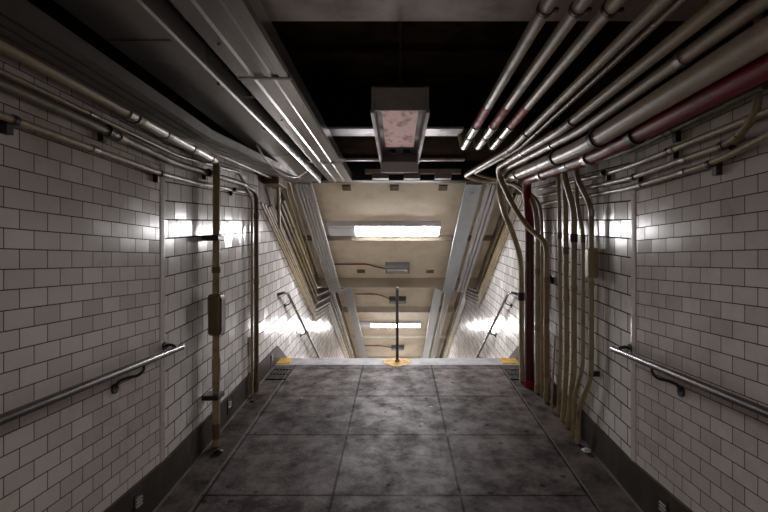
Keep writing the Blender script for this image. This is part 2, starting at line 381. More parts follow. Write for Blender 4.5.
# corridor ceiling: dark slab, cross beams
struct(MB().box((-WX-.25, YB, EYE+1.6), (WX+.25, 7.0, EYE+1.75)).build('ceiling', 'dark_ceiling'))
struct(MB().box((-WX, 1.75, EYE+1.2), (WX, 2.395, EYE+1.6)).build('ceiling_beam', 'beam', bevel=.01))
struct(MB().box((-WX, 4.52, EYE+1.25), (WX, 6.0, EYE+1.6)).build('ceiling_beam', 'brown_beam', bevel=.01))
struct(MB().box((-WX, -.6, EYE+1.2), (WX, .05, EYE+1.6)).build('ceiling_beam', 'beam', bevel=.01))
for yy in (2.9, 3.55, 4.1):
    struct(MB().box((-WX, yy, EYE+1.56), (WX, yy+.05, EYE+1.6)).build('ceiling_rib', 'dark_ceiling'))
lint = MB().box((-WX, 6.22, EYE+1.03), (WX, 6.35, EYE+1.6)); lint.box((-WX, 6.16, EYE+1.03), (WX, 6.22, EYE+1.045))
struct(lint.build('lintel', 'black_steel'))
# sloping soffit
SA0 = 4.3; SY = 9.3; S2 = 11.3
def cz(y):
    if y <= SY: return SA0 - SA*y
    if y <= S2: return SA0 - SA*SY
    return SA0 - SA*SY - SA*(y-S2)
pp = [(6.35, cz(6.35)), (SY, cz(SY)), (S2, cz(S2)), (YE, cz(YE))]
b = MB()
b.sweep([(-WX, 0), (WX, 0), (WX, .25), (-WX, .25)], [(p[0], p[1]+EYE) for p in pp])
struct(b.build('stair_ceiling', 'soffit'))
def soffit_beam(y, depth, wdt, m, dy=0):
    zc = cz(y+wdt/2)
    struct(MB().prism_x(-WX, WX, [(y, cz(y)+EYE+.05), (y, zc-depth+EYE), (y+wdt, min(zc-depth, cz(y+wdt)-.01)+EYE), (y+wdt, cz(y+wdt)+EYE+.05)]).build('soffit_beam', m, bevel=.006))
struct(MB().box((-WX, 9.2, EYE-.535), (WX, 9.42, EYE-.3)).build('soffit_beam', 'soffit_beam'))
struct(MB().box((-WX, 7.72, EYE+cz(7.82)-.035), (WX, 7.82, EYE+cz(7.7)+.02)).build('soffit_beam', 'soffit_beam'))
struct(MB().prism_x(-WX, WX, [(13.05, EYE+cz(13.05)+.02), (13.05, EYE+cz(13.05)-.16), (13.3, EYE+cz(13.3)-.06), (13.3, EYE+cz(13.3)+.02)]).build('soffit_beam', 'soffit_beam_lit'))
struct(MB().prism_x(-WX, WX, [(15.35, EYE+cz(15.35)+.02), (15.35, EYE+cz(15.35)-.08), (15.5, EYE+cz(15.5)-.03), (15.5, EYE+cz(15.5)+.02)]).build('soffit_beam', 'soffit_beam_lit'))
struct(MB().prism_x(-WX, WX, [(17.6, EYE+cz(17.6)+.02), (17.6, EYE+cz(17.6)-.16), (17.8, EYE+cz(17.8)-.06), (17.8, EYE+cz(17.8)+.02)]).build('soffit_beam', 'soffit_beam_lit'))

# ------------------------------------------------------------------ light fittings
def tilt_fix(y, label, x0, xl, x1):
    """batten light slung across the sloping soffit: housing, dim end plate, lit lens"""
    zc = cz(y); e = empty('fluorescent_light', C((x0+x1)/2, y, zc-.05), label, 'light', 'fluorescent battens over the stairs')
    h = MB(); h.prism_x(x0, x1, [(y-.15, zc+.074+EYE), (y-.15, zc-.005+EYE), (y+.12, zc-.141+EYE), (y+.12, zc-.062+EYE)])
    h.build('housing', 'lamp_white', e, bevel=.006)
    zt = zc-.020; 
    p = MB(); p.prism_x(x0+.02, xl-.004, [(y-.13, zt+.01+EYE), (y-.12, zt-.020+EYE), (y+.09, zt-.125+EYE), (y+.10, zt-.105+EYE)])
    p.build('end_cover', 'lamp_white', e)
    l = MB(); l.prism_x(xl, x1-.02, [(y-.13, zt+.01+EYE), (y-.122, zt-.016+EYE), (y-.10, zt-.036+EYE), (y+.07, zt-.121+EYE), (y+.092, zt-.122+EYE), (y+.10, zt-.105+EYE)])
    l.build('lens', 'lens', e)
    c = MB()
    for xx in (x1-.02, ): c.prism_x(xx, xx+.02, [(y-.134, zt+.012+EYE), (y-.124, zt-.024+EYE), (y+.092, zt-.131+EYE), (y+.105, zt-.106+EYE)])
    c.build('end_cap', 'lamp_white', e)
    return e
tilt_fix(7.47, 'lit fluorescent batten across the upper stair ceiling, nearest the lintel', -1.10, -.66, .66)
tilt_fix(18.6, 'added lit batten at the foot of the stair ceiling, unseen, brightening the stairs', -1.22, -.80, .68)  # extra unseen batten, added to throw more light on the stairs
tilt_fix(14.25, 'smaller looking lit fluorescent batten low on the far stair ceiling', -1.22, -.80, .68)

# fitting hanging in the corridor; its pink panel has a faint added glow
e = empty('hanging_light', C(.01, 2.82, .70), 'grey box light hanging on a rod, with a blotchy pink panel, faint glow added, facing down', 'light')
y0, y1 = 2.22, 3.42; xa, xb = -.125, .145; zb = .700; zt = .815
h = MB()
h.box(C(xa, y0, zb), C(xa+.016, y1, zt)); h.box(C(xb-.016, y0, zb), C(xb, y1, zt))
h.box(C(xa+.016, y0, zb), C(xb-.016, y0+.016, zt)); h.box(C(xa+.016, y1-.016, zb), C(xb-.016, y1, zt)); h.box(C(xa, y0, zt-.012), C(xb, y1, zt))
h.build('housing', 'lamp_body', e, bevel=.003)
r = MB(); r.box(C(xa+.045, y0+.06, zb+.035), C(xb-.045, y1-.33, zb+.05)); r.build('dim_panel', 'rust_glow_panel', e)
r = MB(); r.box(C(xa+.016, y0+.016, zb+.05), C(xb-.016, y1-.016, zb+.06)); rr = r.build('gear_tray', 'grey_box', e)
for sx in (-1, 1):
    s_ = MB(); s_.tube([C(.01+sx*.05, y1-.17, zb+.052), C(.01+sx*.05, y1-.17, zb+.028)], .024, n=18, mi=0)
    s_.tube([C(.01+sx*.05, y1-.17, zb+.030), C(.01+sx*.05, y1-.17, zb+.024)], .012, n=12, mi=0); s_.build('lamp_socket', 'dark_iron', e)
fr = MB()
for xx in (xa-.004, xb-.012): fr.box(C(xx, y0, zb-.012), C(xx+.016, y1, zb+.004))
fr.build('lens_frame', 'lamp_body', e)
fr = MB(); fr.prism_x(xa, xb, [(y1-.04, zb+.0+EYE), (y1+.0, zb-.07+EYE), (y1+.012, zb-.07+EYE), (y1+.012, zb+EYE)]); fr.build('end_bracket', 'lamp_white', e, bevel=.003)
MB().tube([C(.01, 2.45, zt), C(.01, 2.45, 1.6)], .006, n=8).build('hanger_rod', 'dark_iron', e)
MB().tube([C(.01, 3.2, zt), C(.01, 3.2, 1.6)], .006, n=8).build('hanger_rod', 'dark_iron', e)

# small bulkhead units on the soffit, each fed by a thin conduit with a red length
def bulkhead(y, label, w=.44):
    zc = cz(y); e = empty('bulkhead_unit', C(0, y, zc-.04), label, 'box', 'grey units on the stair ceiling')
    k = MB(); xl, xr = -w/2-.01, w/2-.01
    k.prism_x(xl, xr, [(y-.16, zc+.09+EYE), (y-.16, zc-.03+EYE), (y-.02, zc-.12+EYE), (y+.12, zc-.14+EYE), (y+.12, zc-.055+EYE)])
    k.build('body', 'grey_box', e, bevel=.012)
    k = MB(); k.prism_x(xl+.03, xr-.03, [(y-.13, zc-.045+EYE), (y-.11, zc-.085+EYE), (y-.02, zc-.137+EYE), (y+.0, zc-.13+EYE)])
    k.build('lens', 'lamp_body', e, bevel=.004)
    return e
def feed(y, y2, label, x0=-1.25, red0=-.80, red1=-.57):
    zz = lambda q: cz(q)-.025
    t = MB().tube([C(x0, y, zz(y)), C(red1+.02, y, zz(y)), C(-.40, y+.10, zz(y+.10)), C(-.215, y2-.1, zz(y2-.1)-.03)], .011, .08, n=8).build('conduit', 'dark_iron')
    tag(t, label, 'conduit', 'thin conduits feeding the grey units')
    MB().tube([C(red0, y, zz(y)), C(red1, y, zz(y))], .015, n=10).build('red_band', 'red_band', t)
bulkhead(8.75, 'grey bulkhead unit on the ceiling between the near batten and the cross beam'); feed(8.62, 8.82, 'thin dark conduit with a red length, feeding the nearest grey ceiling unit')
bulkhead(12.55, 'grey bulkhead unit on the ceiling just beyond the cross beam'); feed(12.2, 12.55, 'thin conduit with a red length just beyond the cross beam', -1.1, -.90, -.62)
bulkhead(16.45, 'dark grey bulkhead unit on the ceiling below the far batten'); feed(16.3, 16.5, 'thin conduit with a red length below the far batten', -1.15, -.95, -.60)

def plate(px, y, label, w=.12, l=.10):
    x = (px-PX)*y/F
    k = MB().prism_x(x-w/2, x+w/2, [(y-l/2, cz(y-l/2)+EYE+.01), (y-l/2, cz(y-l/2)-.018+EYE), (y+l/2, cz(y+l/2)-.018+EYE), (y+l/2, cz(y+l/2)+EYE+.01)]).build('anchor_plate', 'brown_plate')
    tag(k, label, 'plate', 'brown plates on the stair ceiling')
for px, nm in ((346.5, 'left'), (394.5, 'middle'), (443, 'right')):
    plate(px, 6.53, 'small brown anchor plate just behind the lintel, %s of three' % nm)
plate(361, 8.92, 'small brown anchor plate left of the nearest grey unit', .15); plate(430, 8.92, 'small brown anchor plate right of the nearest grey unit', .14)

# three grey boxes and their rail in front of the lintel
rl = MB().box(C(-.42, 6.02, 1.10), C(.80, 6.10, 1.155)).build('mounting_rail', 'beam'); tag(rl, 'greyish rail across the corridor just in front of the black lintel', 'rail')
for px, nm in ((380.5, 'left'), (412, 'middle'), (443, 'right')):
    x = (px-PX)*6.08/F; k = MB().box((x-.105, 6.02, EYE+1.035), (x+.105, 6.16, EYE+1.10)).build('junction_box', 'lamp_body', bevel=.006)
    tag(k, 'small grey box under the rail before the lintel, %s of three' % nm, 'box', 'grey boxes before the lintel')

# metal struts
def strut(y, z, x0, x1, h, label):
    s = MB().sweep([(x0, 0), (x1, 0), (x1, .02), (x0, .02)], [(y, z+EYE), (y+h, z+EYE)])
    tag(s.build('channel_strut', 'chrome', bevel=.003), label, 'strut')
strut(4.33, 1.195, -.72, .60, .25, 'bright channel strut across the dark ceiling behind the hanging light')
strut(5.68, 1.195, -.75, .80, .08, 'thin bright strut across the ceiling in front of the lintel')

# ------------------------------------------------------------------ wireways and trays
def ribbed(x0, x1, n, h=.07, groove=.012, gw=.009):
    """section of a tray: grooves run along its underside"""
    pts = [(x0, 0)]
    for i in range(1, n):
        x = x0+(x1-x0)*i/n
        pts += [(x-gw, 0), (x-gw*.8, groove*2.6), (x+gw*.8, groove*2.6), (x+gw, 0)]
    pts += [(x1, 0), (x1, h), (x0, h)]
    return pts
def tray(name, sec, path, m, label, joints=(), lip=None):
    o = MB().sweep(sec, [(p[0], p[1]+EYE) + tuple(p[2:]) for p in path]).build(name, m)
    tag(o, label, 'cable tray')
    for (y, xa, xb, z) in joints:
        MB().box(C(xa, y, z-.006), C(xb, y+.035, z+.004)).build('joint_strap', 'dark_iron', o)
    return o
TA = 4.06
def tz(y):
    if y <= SY: return TA-SA*y
    if y <= S2: return TA-SA*SY
    return TA-SA*SY-SA*(y-S2)
spath = [(6.12, tz(6.12)), (SY, tz(SY)), (S2, tz(S2)), (19.5, tz(19.5))]
# corridor, left side
t0 = tray('cable_tray', ribbed(-1.46, -1.215, 4, .06), [(YB, .79), (3.1, .79), (6.12, .985, .10)], 'tray_dull', 'dull ribbed tray above the left wall pipes, outermost over the corridor')
t1 = tray('wireway', [(-1.262, 0), (-.955, 0), (-.955, -.022), (-.935, -.022), (-.928, -.012), (-.928, .09), (-1.262, .09)], [(YB, .95), (5.75, .95)], 'tray', 'smooth wide flat steel wireway with a bright lip, over the left side')
for yy in (.8, 1.65, 2.5, 3.35, 4.2, 5.05):
    MB().tube([C(-.944, yy, .93), C(-.944, yy, .922)], .010, n=10).build('bolt', 'dark_iron', t1)
for yy in (2.05, 4.3): MB().box(C(-1.258, yy, .9475), C(-.96, yy+.004, .951)).build('joint', 'dark_iron', t1)
sec2 = [(-.88, .0), (-.80, .0), (-.79, .012), (-.735, .012), (-.725, 0), (-.69, 0), (-.683, .008), (-.655, .008), (-.648, 0), (-.60, 0), (-.59, .02), (-.59, .11), (-.88, .11)]
t2 = tray('wireway', sec2, [(YB, 1.0), (6.12, 1.0)], 'tray', 'shiny grooved steel wireway beside the dark middle of the ceiling')
for yy in (2.6, 4.9): MB().box(C(-.882, yy, .998), C(-.588, yy+.03, 1.004)).build('joint_strap', 'tray_dull', t2)
for yy in (1.4, 2.2, 3.4, 5.4): MB().tube([C(-.83, yy, 1.002), C(-.83, yy, .994)], .008, n=8).build('bolt', 'dark_iron', t2)
# hangers tying trays to the slab (out of the trays' tops)
for yy, nm in ((3.0, 'nearer'), (5.0, 'farther')):
    o = MB().box(C(-1.25, yy, 1.035), C(-.6, yy+.04, 1.06)).box(C(-1.10, yy+.01, 1.05), C(-1.08, yy+.03, 1.6)).build('tray_hanger', 'dark_iron')
    tag(o, 'dark hanger bar holding the left wireways, the %s one' % nm, 'bracket')
# stairs
tray('cable_tray', ribbed(-1.335, -1.115, 5, .05, .016, .009), spath, 'galv', 'pale ribbed tray running down the left of the stair ceiling')
o = tray('cable_tray', [(.873, 0), (1.085, 0), (1.085, .05), (.873, .05)], spath, 'galv_light', 'broad plain bluish grey tray running down the right of the stair ceiling')
MB().tube([C(.985, 6.28, tz(6.28)-.001), C(.985, 6.28, tz(6.28)-.006)], .025, n=16).build('knockout', 'galv', o)
tray('cable_tray', ribbed(1.150, 1.325, 3, .05, .016, .009), spath, 'galv', 'narrower ribbed tray on the stair ceiling, between the plain tray and the right wall')

# ------------------------------------------------------------------ pipes
def ring(p, q, r, w, name='coupling', m='tan', parent=None, t=.5):
    """a short collar on the run p-q"""
    p, q = Vector(p), Vector(q); d = (q-p).normalized(); c = p.lerp(q, t)
    return MB().tube([c-d*w/2, c+d*w/2], r, n=14).build(name, m, parent)
def pipe(pts, r, m, label, fillet=.08, name='pipe', cat='pipe', group=None, rings=(), clamps=(), n=14):
    """rings: (segment, t, width, material); clamps: (x, y, z, side) boxes that tie it to a wall"""
    o = MB().tube(pts, r, fillet, n=n).build(name, m)
    tag(o, label, cat, group)
    for (i, t, wd, rm) in rings:
        nm = 'red_band' if 'red' in rm else 'coupling'
        ring(pts[i], pts[i+1], r*(1.06 if wd > .1 else 1.22), wd, nm, rm, o, t)
    for (p, side) in clamps:
        x, y, z = p; wx = side*WX
        k = MB().box((wx-side*.03, y-.016, z-.055), (wx, y+.016, z+.01))
        k.tube([(x, y-.012, z), (x, y+.012, z)], r*1.25, n=14)
        k.build('pipe_clamp', 'dark_iron', o)
    return o
def wl(y): return 0 if y < 3.1 else .08*(y-3.1)           # rise of the wall's runs
GL = 'conduits along the left wall'
def run(x, z, ys, extra=0): return [C(x, y, z+wl(y)) for y in ys]

# left wall, horizontal runs
pipe([C(-1.495, YB, .545), C(-1.495, 3.0, .545), C(-1.521, 3.5, .575), C(-1.521, 4.95, .693)], .016, 'tan', 'lowest thin tan conduit along the left wall', name='conduit', cat='conduit', group=GL,
     rings=[(0, .89, .05, 'silver'), (2, .1, .05, 'silver'), (2, .7, .05, 'tan')], clamps=[(C(-1.495, y, .545+wl(y)), -1) for y in (1.85, 3.0, 4.35)], fillet=.2)
p2top = C(-1.49, 5.0, .735)
pipe([C(-1.495, YB, .665), C(-1.495, 2.3, .665), C(-1.513, 3.2, .655), C(-1.513, 4.6, .74), C(-1.49, 5.0, .715), C(-1.49, 5.0, fz(5.0)-EYE+.005)], .024, 'olive',
     'olive conduit sweeping along the left wall then straight down near the stairs', fillet=.12, name='conduit', cat='conduit', group=GL,
     rings=[(1, .3, .06, 'tan'), (3, .1, .05, 'tan'), (4, .12, .06, 'olive'), (4, .45, .06, 'olive'), (4, .97, .08, 'olive')], clamps=[(C(-1.495, 2.45, .665), -1), (C(-1.495, 3.75, .69), -1)])
pipe([C(-1.50, YB, .72), C(-1.522, 3.3, .72), C(-1.522, 4.55, .84), C(-1.50, 4.66, .72), C(-1.488, 4.84, .64), C(-1.488, 4.84, fz(4.84)-EYE+.005)], .0135, 'tan',
     'thin tan conduit dropping just in front of the olive pipe by the stairs', fillet=.09, name='conduit', cat='conduit', group=GL,
     rings=[(0, .85, .05, 'silver'), (1, .3, .04, 'silver'), (1, .75, .04, 'silver')])
# the thick pipe and its drop with a box
pp1 = [C(-1.452, YB, .79), C(-1.452, 3.80, .79), C(-1.455, 3.80, fz(3.8)-EYE+.005)]
o = pipe([pp1[0], pp1[1], C(-1.452, 3.80, .68), pp1[2]], .0285, 'tan', 'thick tan pipe turning down the left wall through a grey oblong box', fillet=.10, name='conduit', cat='conduit', group=GL,
     rings=[(0, .82, .07, 'silver'), (2, .35, .05, 'olive'), (2, .70, .10, 'tan'), (2, .945, .12, 'olive')])
MB().tube([C(-1.452, 2.62, .79), C(-1.452, 3.73, .79)], .036, n=18).build('pipe_sleeve', 'silver', o)
for yy in (2.62, 2.95, 3.33, 3.66): MB().tube([C(-1.452, yy, .79), C(-1.452, yy+.05, .79)], .041, n=18).build('coupling', 'tan', o)
k = MB(); k.box(C(-1.505, 3.74, -.60), C(-1.40, 3.86, -.27)); kb = k.build('conduit_body', 'olive', o, bevel=.022)
MB().box(C(-1.40, 3.755, -.57), C(-1.394, 3.845, -.30)).build('cover_plate', 'olive', o, bevel=.004)
for zc in (.175, -1.085):
    MB().box(C(-1.54, 3.72, zc-.02), C(-1.41, 3.87, zc+.02)).build('pipe_clamp', 'dark_iron', o, bevel=.008)
# upper thin runs towards the stair bundle
for i, (x, z, lab) in enumerate([(-1.43, .82, 'upper thin conduit under the left tray, nearer the wall'), (-1.37, .845, 'upper thin conduit under the left tray, farther from the wall')]):
    pipe([C(x, 3.0, z-.02), C(x, 6.02, z+.14), C(x-.02, 6.25, z+.02), C(x-.06, 8.4, z+.02-2.15*SA)], .013, 'silver' if i else 'tan', lab, name='conduit', cat='conduit', group=GL, fillet=.12,
         rings=[(0, .3, .04, 'tan'), (0, .75, .04, 'tan')])
# crossing pieces near the bundle top
pipe([C(-1.40, 5.55, .93), C(-1.47, 5.85, .62), C(-1.49, 5.95, .40)], .022, 'tan', 'short tan pipe slanting across the head of the left stair bundle', name='conduit', cat='conduit', group='short pipes at the stair head')
tag(MB().box(C(-1.52, 5.35, .86), C(-1.34, 5.75, .95)).build('junction_box', 'olive', bevel=.01), 'olive box at the head of the left stair conduit bundle', 'box')
# small socket plate and upright box on the left wall
tag(MB().box(C(-1.54, 4.93-.05, -.985), C(-1.515, 4.93+.03, -.80)).build('wall_box', 'bead', bevel=.005), 'small upright pale wall box just left of the olive drop pipe', 'box')

# stair bundles
def bundle(side, zs, rs, ms, yv, y2, ys0, word, base=0):
    names = ['lowest', 'second', 'third', 'fourth', 'fifth', 'sixth', 'seventh', 'eighth']
    for i, (z, r, m) in enumerate(zip(zs, rs, ms)):
        x = side*1.505 if r < .02 else side*1.49
        d = z-zs[0]
        za = z + SA*(yv-ys0[i])
        pts = [C(x, ys0[i], za), C(x, yv, z), C(x, y2+.25*d, z), C(x, 19.5, z-SA*(19.5-y2-.25*d))]
        tie = [(0, .25, .05, m), (0, .55, .05, m), (0, .85, .05, m), (2, .1, .05, m)]
        pipe(pts, r, m, '%s conduit from the bottom in the bundle down the %s stair wall' % (names[i], word), fillet=.03, name='conduit', cat='conduit',
             group='conduits down the %s stair wall' % word, rings=tie, n=10)
zsL = [-1.12, -1.055, -.99, -.92, -.78, -.64, -.50]
bundle(-1, zsL, [.015, .014, .014, .016, .024, .024, .024], ['tan', 'beige', 'tan', 'beige', 'olive', 'olive', 'tan'], 8.68, 10.3, [5.22, 5.35, 5.5, 5.6, 5.85, 6.0, 6.15], 'left')
zsR = [-.86, -.795, -.73, -.66, -.57]
bundle(1, zsR, [.015, .014, .014, .016, .02], ['tan', 'tan', 'beige', 'tan', 'olive'], 8.9, 10.5, [5.65, 5.75, 5.85, 5.95, 6.1], 'right')

# right ceiling, three level pipes with red bands, turned up at the end
RZ = 1.06
for i, (x, lab) in enumerate([(.62, 'innermost'), (.757, 'middle'), (.893, 'outermost')]):
    e_ = 4.50
    o = pipe([C(x, YB, RZ), C(x, e_, RZ), C(x-.03, e_+.06, RZ+.20)], .031, 'beige', 'beige ceiling pipe with red band and turned-up silver end, %s of three' % lab, fillet=.06,
         name='conduit', cat='conduit', group='red banded conduits', rings=[(0, (3.50+3)/7.5, .46, 'red_band'), (0, (3.77+3)/7.5, .05, 'silver'), (0, (3.93+3)/7.5, .26, 'silver'), (0, (4.09+3)/7.5, .05, 'dark_iron'), (0, (4.28+3)/7.5, .30, 'silver')])
    MB().tube([C(x, 1.99, RZ), C(x, 2.015, RZ)], .036).box(C(x-.006, 1.995, RZ+.03), C(x+.006, 2.01, RZ+.14)).box(C(x+.02, 1.99, RZ-.012), C(x+.055, 2.01, RZ+.0)).build('pipe_hanger', 'dark_iron', o)
# pipes that slant in, then turn back and down beside the stairs
pipe([C(1.0, YB, .97), C(1.0, 4.2, .985), C(.775, 5.58, .985), C(1.02, 5.60, .93), C(1.27, 5.30, .88), C(1.44, 5.0, .62), C(1.455, 4.95, .3), C(1.455, 4.95, fz(4.95)-EYE+.005)], .0275, 'beige',
     'beige ceiling pipe whose far end turns back right and drops beside the maroon pipe', fillet=.16, name='conduit', cat='conduit', group='ceiling conduits on the right',
     rings=[(0, .93, .05, 'dark_iron'), (1, .05, .07, 'silver'), (6, .25, .06, 'tan'), (6, .6, .06, 'tan'), (6, .97, .08, 'tan')])
pipe([C(1.075, YB, .985), C(1.075, 4.2, .985), C(.86, 5.42, .985), C(1.06, 5.48, .95), C(1.30, 5.22, .84), C(1.47, 4.90, .6), C(1.478, 4.88, .3), C(1.478, 4.88, fz(4.88)-EYE+.005)], .017, 'tan',
     'slimmer tan pipe running beside the beige one that turns back at the lintel', fillet=.14, name='conduit', cat='conduit', group='ceiling conduits on the right',
     rings=[(0, .93, .04, 'dark_iron'), (1, .3, .05, 'silver'), (6, .3, .05, 'tan'), (6, .65, .05, 'tan')])
pipe([C(1.065, YB, .848), C(1.065, 3.1, .848), C(1.065, 5.02, .985), C(1.10, 5.2, .93), C(1.24, 5.12, .58), C(1.36, 4.98, .34), C(1.472, 4.72, .17), C(1.472, 4.70, 0), C(1.472, 4.70, fz(4.7)-EYE+.005)], .028, 'tan',
     'tan pipe with an ochre foot, snaking off the ceiling across the red pipe', fillet=.14, name='conduit', cat='conduit', group='ceiling conduits on the right',
     rings=[(0, .97, .05, 'dark_iron'), (1, .5, .05, 'silver'), (7, .14, .06, 'ochre'), (7, .5, .92, 'ochre'), (7, .96, .08, 'tan')], clamps=[(C(1.49, 4.7, -.18), 1)])
pipe([C(1.20, YB, .85), C(1.20, 3.1, .85), C(1.17, 5.0, .98), C(1.13, 5.38, .93), C(1.17, 5.35, .6), C(1.30, 5.3, .25), C(1.37, 5.28, 0), C(1.378, 5.28, fz(5.28)-EYE+.005)], .031, 'beige',
     'pale beige pipe bowing down from the ceiling, nearest the stair opening', fillet=.2, name='conduit', cat='conduit', group='ceiling conduits on the right',
     rings=[(0, .82, .04, 'silver'), (1, .3, .04, 'silver'), (6, .3, .09, 'dark_iron')])
bp_ = pipe([C(1.225, YB, .748), C(1.225, 3.1, .748), C(1.225, 5.42, .915)], .052, 'beige', 'thickest beige pipe along the right ceiling, beside the red pipe', fillet=.3, name='pipe', cat='pipe',
     rings=[(0, .97, .05, 'dark_iron'), (1, .25, .05, 'dark_iron'), (1, .75, .07, 'silver'), (1, .9, .05, 'dark_iron')])
pipe([C(1.335, YB, .70), C(1.335, 3.1, .70), C(1.335, 4.95, .83), C(1.40, 5.12, .6), C(1.42, 5.13, .3), C(1.42, 5.13, fz(5.13)-EYE+.005)], .047, 'red', 'red pipe along the top of the right wall, turning down by the stairs', fillet=.14, name='pipe', cat='pipe',
     rings=[(0, .93, .06, 'dark_iron'), (1, .12, .06, 'silver'), (1, .35, .14, 'maroon'), (1, .7, .08, 'silver'), (4, .45, 2.2, 'maroon'), (4, .98, .07, 'red')])

# right wall conduits
GR = 'conduits along the right wall'
pipe([C(1.49, YB, .60), C(1.49, 3.0, .60), C(1.521, 3.5, .632), C(1.521, 5.1, .76)], .017, 'tan', 'topmost thin conduit along the right wall', fillet=.2, name='conduit', cat='conduit', group=GR,
     rings=[(0, .79, .04, 'silver'), (0, .93, .04, 'tan')], clamps=[(C(1.49, 2.62, .60), 1), (C(1.49, 3.45, .63), 1)])
pipe([C(1.48, 1.95, 1.2), C(1.48, 1.95, .60), C(1.49, 2.12, .525), C(1.49, 3.0, .525), C(1.521, 3.5, .557), C(1.521, 5.1, .685)], .017, 'tan', 'right wall conduit whose near end bends steeply up to the ceiling', fillet=.1, name='conduit', cat='conduit', group=GR,
     rings=[(2, .4, .04, 'silver'), (1, .85, .04, 'tan')], clamps=[(C(1.49, 2.18, .525), 1), (C(1.49, 3.0, .525), 1)])
pipe([C(1.48, YB, .53), C(1.48, 1.7, .53), C(1.49, 2.2, .46), C(1.49, 3.0, .46), C(1.521, 3.5, .492), C(1.521, 5.1, .60)], .016, 'tan', 'lowest thin conduit along the right wall, bowed upward at its near end', fillet=.2, name='conduit', cat='conduit', group=GR,
     rings=[(2, .35, .04, 'silver'), (2, .9, .04, 'tan')], clamps=[(C(1.49, 2.27, .46), 1)])
pipe(run(1.47, .70, (1.9, 3.1, 4.6)), .02, 'olive', 'olive conduit half hidden behind the red pipe on the right wall', fillet=.2, name='conduit', cat='conduit', group=GR,
     rings=[(0, .55, .06, 'olive')], clamps=[(C(1.47, 2.6, .70), 1)])

# front group of drops on the right wall
GV = 'pipes dropping down the right wall'
def base(y): return fz(y)-EYE+.005
pipe([C(1.44, 4.30, .90), C(1.46, 4.30, .5), C(1.474, 4.30, -.9), C(1.485, 4.40, base(4.40))], .018, 'tan', 'first drop pipe of the right front group, nearest the stairs', name='conduit', cat='conduit', group=GV, rings=[(1, .2, .06, 'olive'), (1, .65, .05, 'tan'), (2, .93, .07, 'tan')])
pipe([C(1.44, 4.16, .90), C(1.46, 4.14, .5), C(1.472, 4.14, -.9), C(1.485, 4.28, base(4.28))], .023, 'tan', 'second drop pipe of the right front group counting from the stairs', name='conduit', cat='conduit', group=GV, rings=[(1, .3, .06, 'olive'), (1, .6, .05, 'tan'), (2, .93, .07, 'tan')])
pipe([C(1.39, 4.02, .88), C(1.41, 4.0, .66), C(1.470, 3.97, .42), C(1.470, 3.97, -.9), C(1.480, 4.14, base(4.14))], .025, 'tan', 'third drop pipe of the right front group, with a shallow bend at its top', name='conduit', cat='conduit', group=GV, rings=[(2, .18, .07, 'dark_iron'), (2, .5, .05, 'tan'), (3, .93, .08, 'tan')])
pipe([C(1.45, 3.86, .85), C(1.45, 3.86, .5), C(1.476, 3.79, .2), C(1.476, 3.79, -.85), C(1.475, 3.98, -1.15), C(1.475, 4.00, base(4.00))], .016, 'tan', 'fourth drop pipe of the right front group, kinked near its foot', name='conduit', cat='conduit', group=GV, rings=[(2, .03, .06, 'olive'), (2, .45, .05, 'tan'), (4, .8, .07, 'tan')])
o = pipe([C(1.41, 3.78, .82), C(1.42, 3.78, .66), C(1.477, 3.63, .40), C(1.477, 3.63, -.90), C(1.455, 3.82, -1.18), C(1.455, 3.85, base(3.85))], .0195, 'tan', 'fifth drop pipe of the right front group, carrying an oblong box', name='conduit', cat='conduit', group=GV, rings=[(2, .03, .05, 'silver'), (2, .45, .05, 'tan'), (4, .8, .08, 'tan')])
MB().box(C(1.44, 3.59, -.14), C(1.52, 3.67, .09)).build('conduit_body', 'tan', o, bevel=.012)
MB().box(C(1.46, 3.62, -.89), C(1.54, 3.65, -.85)).build('pipe_clamp', 'dark_iron', o, bevel=.004)
pipe([C(1.45, 4.38, -.70), C(1.43, 4.36, -.95), C(1.44, 4.46, base(4.46))], .009, 'tan', 'very thin cable looped among the feet of the right drop pipes', name='cable', cat='cable')
# a loose cable under the left wireway
pipe([C(-1.16, 3.9, .94), C(-1.15, 4.15, .86), C(-1.10, 4.5, .80), C(-1.03, 4.85, .84), C(-.96, 5.0, .94)], .008, 'cable', 'loose grey cable sagging below the smooth left wireway', fillet=.2, name='cable', cat='cable')

# ------------------------------------------------------------------ handrails
def wall_rail(side, y1, z, label):
    x = side*1.46
    o = MB().tube([C(x, -1.0, z), C(x, y1, z)], .0205, n=18).build('handrail', 'rail'); tag(o, label, 'handrail', None)
    MB().tube([C(x, y1, z), C(x, y1+.006, z)], .021, n=18).build('end_cap', 'galv', o)
    for yb in (-.6, 1.1, 2.72):
        k = MB(); k.tube([C(x, yb+.01, z-.018), C(x, yb+.01, z-.045), C(side*1.475, yb-.02, z-.07), C(side*1.50, yb-.09, z-.065), C(side*1.522, yb-.14, z-.075), C(side*1.53, yb-.145, z-.11)], .0085, .03, n=10)
        k.tube([C(side*1.528, yb-.145, z-.11), C(side*1.541, yb-.145, z-.11)], .028, n=16)
        k.build('bracket', 'dark_iron', o)
    k = MB(); k.tube([C(x, y1-.09, z+.015), C(side*1.49, y1-.10, z+.035), C(side*1.528, y1-.09, z+.02)], .010, .02, n=10); k.tube([C(side*1.528, y1-.09, z+.02), C(side*1.541, y1-.09, z+.02)], .03, n=16)
    k.build('end_bracket', 'dark_iron', o)
wall_rail(-1, 3.21, -.587, 'steel handrail fixed to the left corridor wall')
wall_rail(1, 3.23, -.604, 'steel handrail fixed to the right corridor wall')
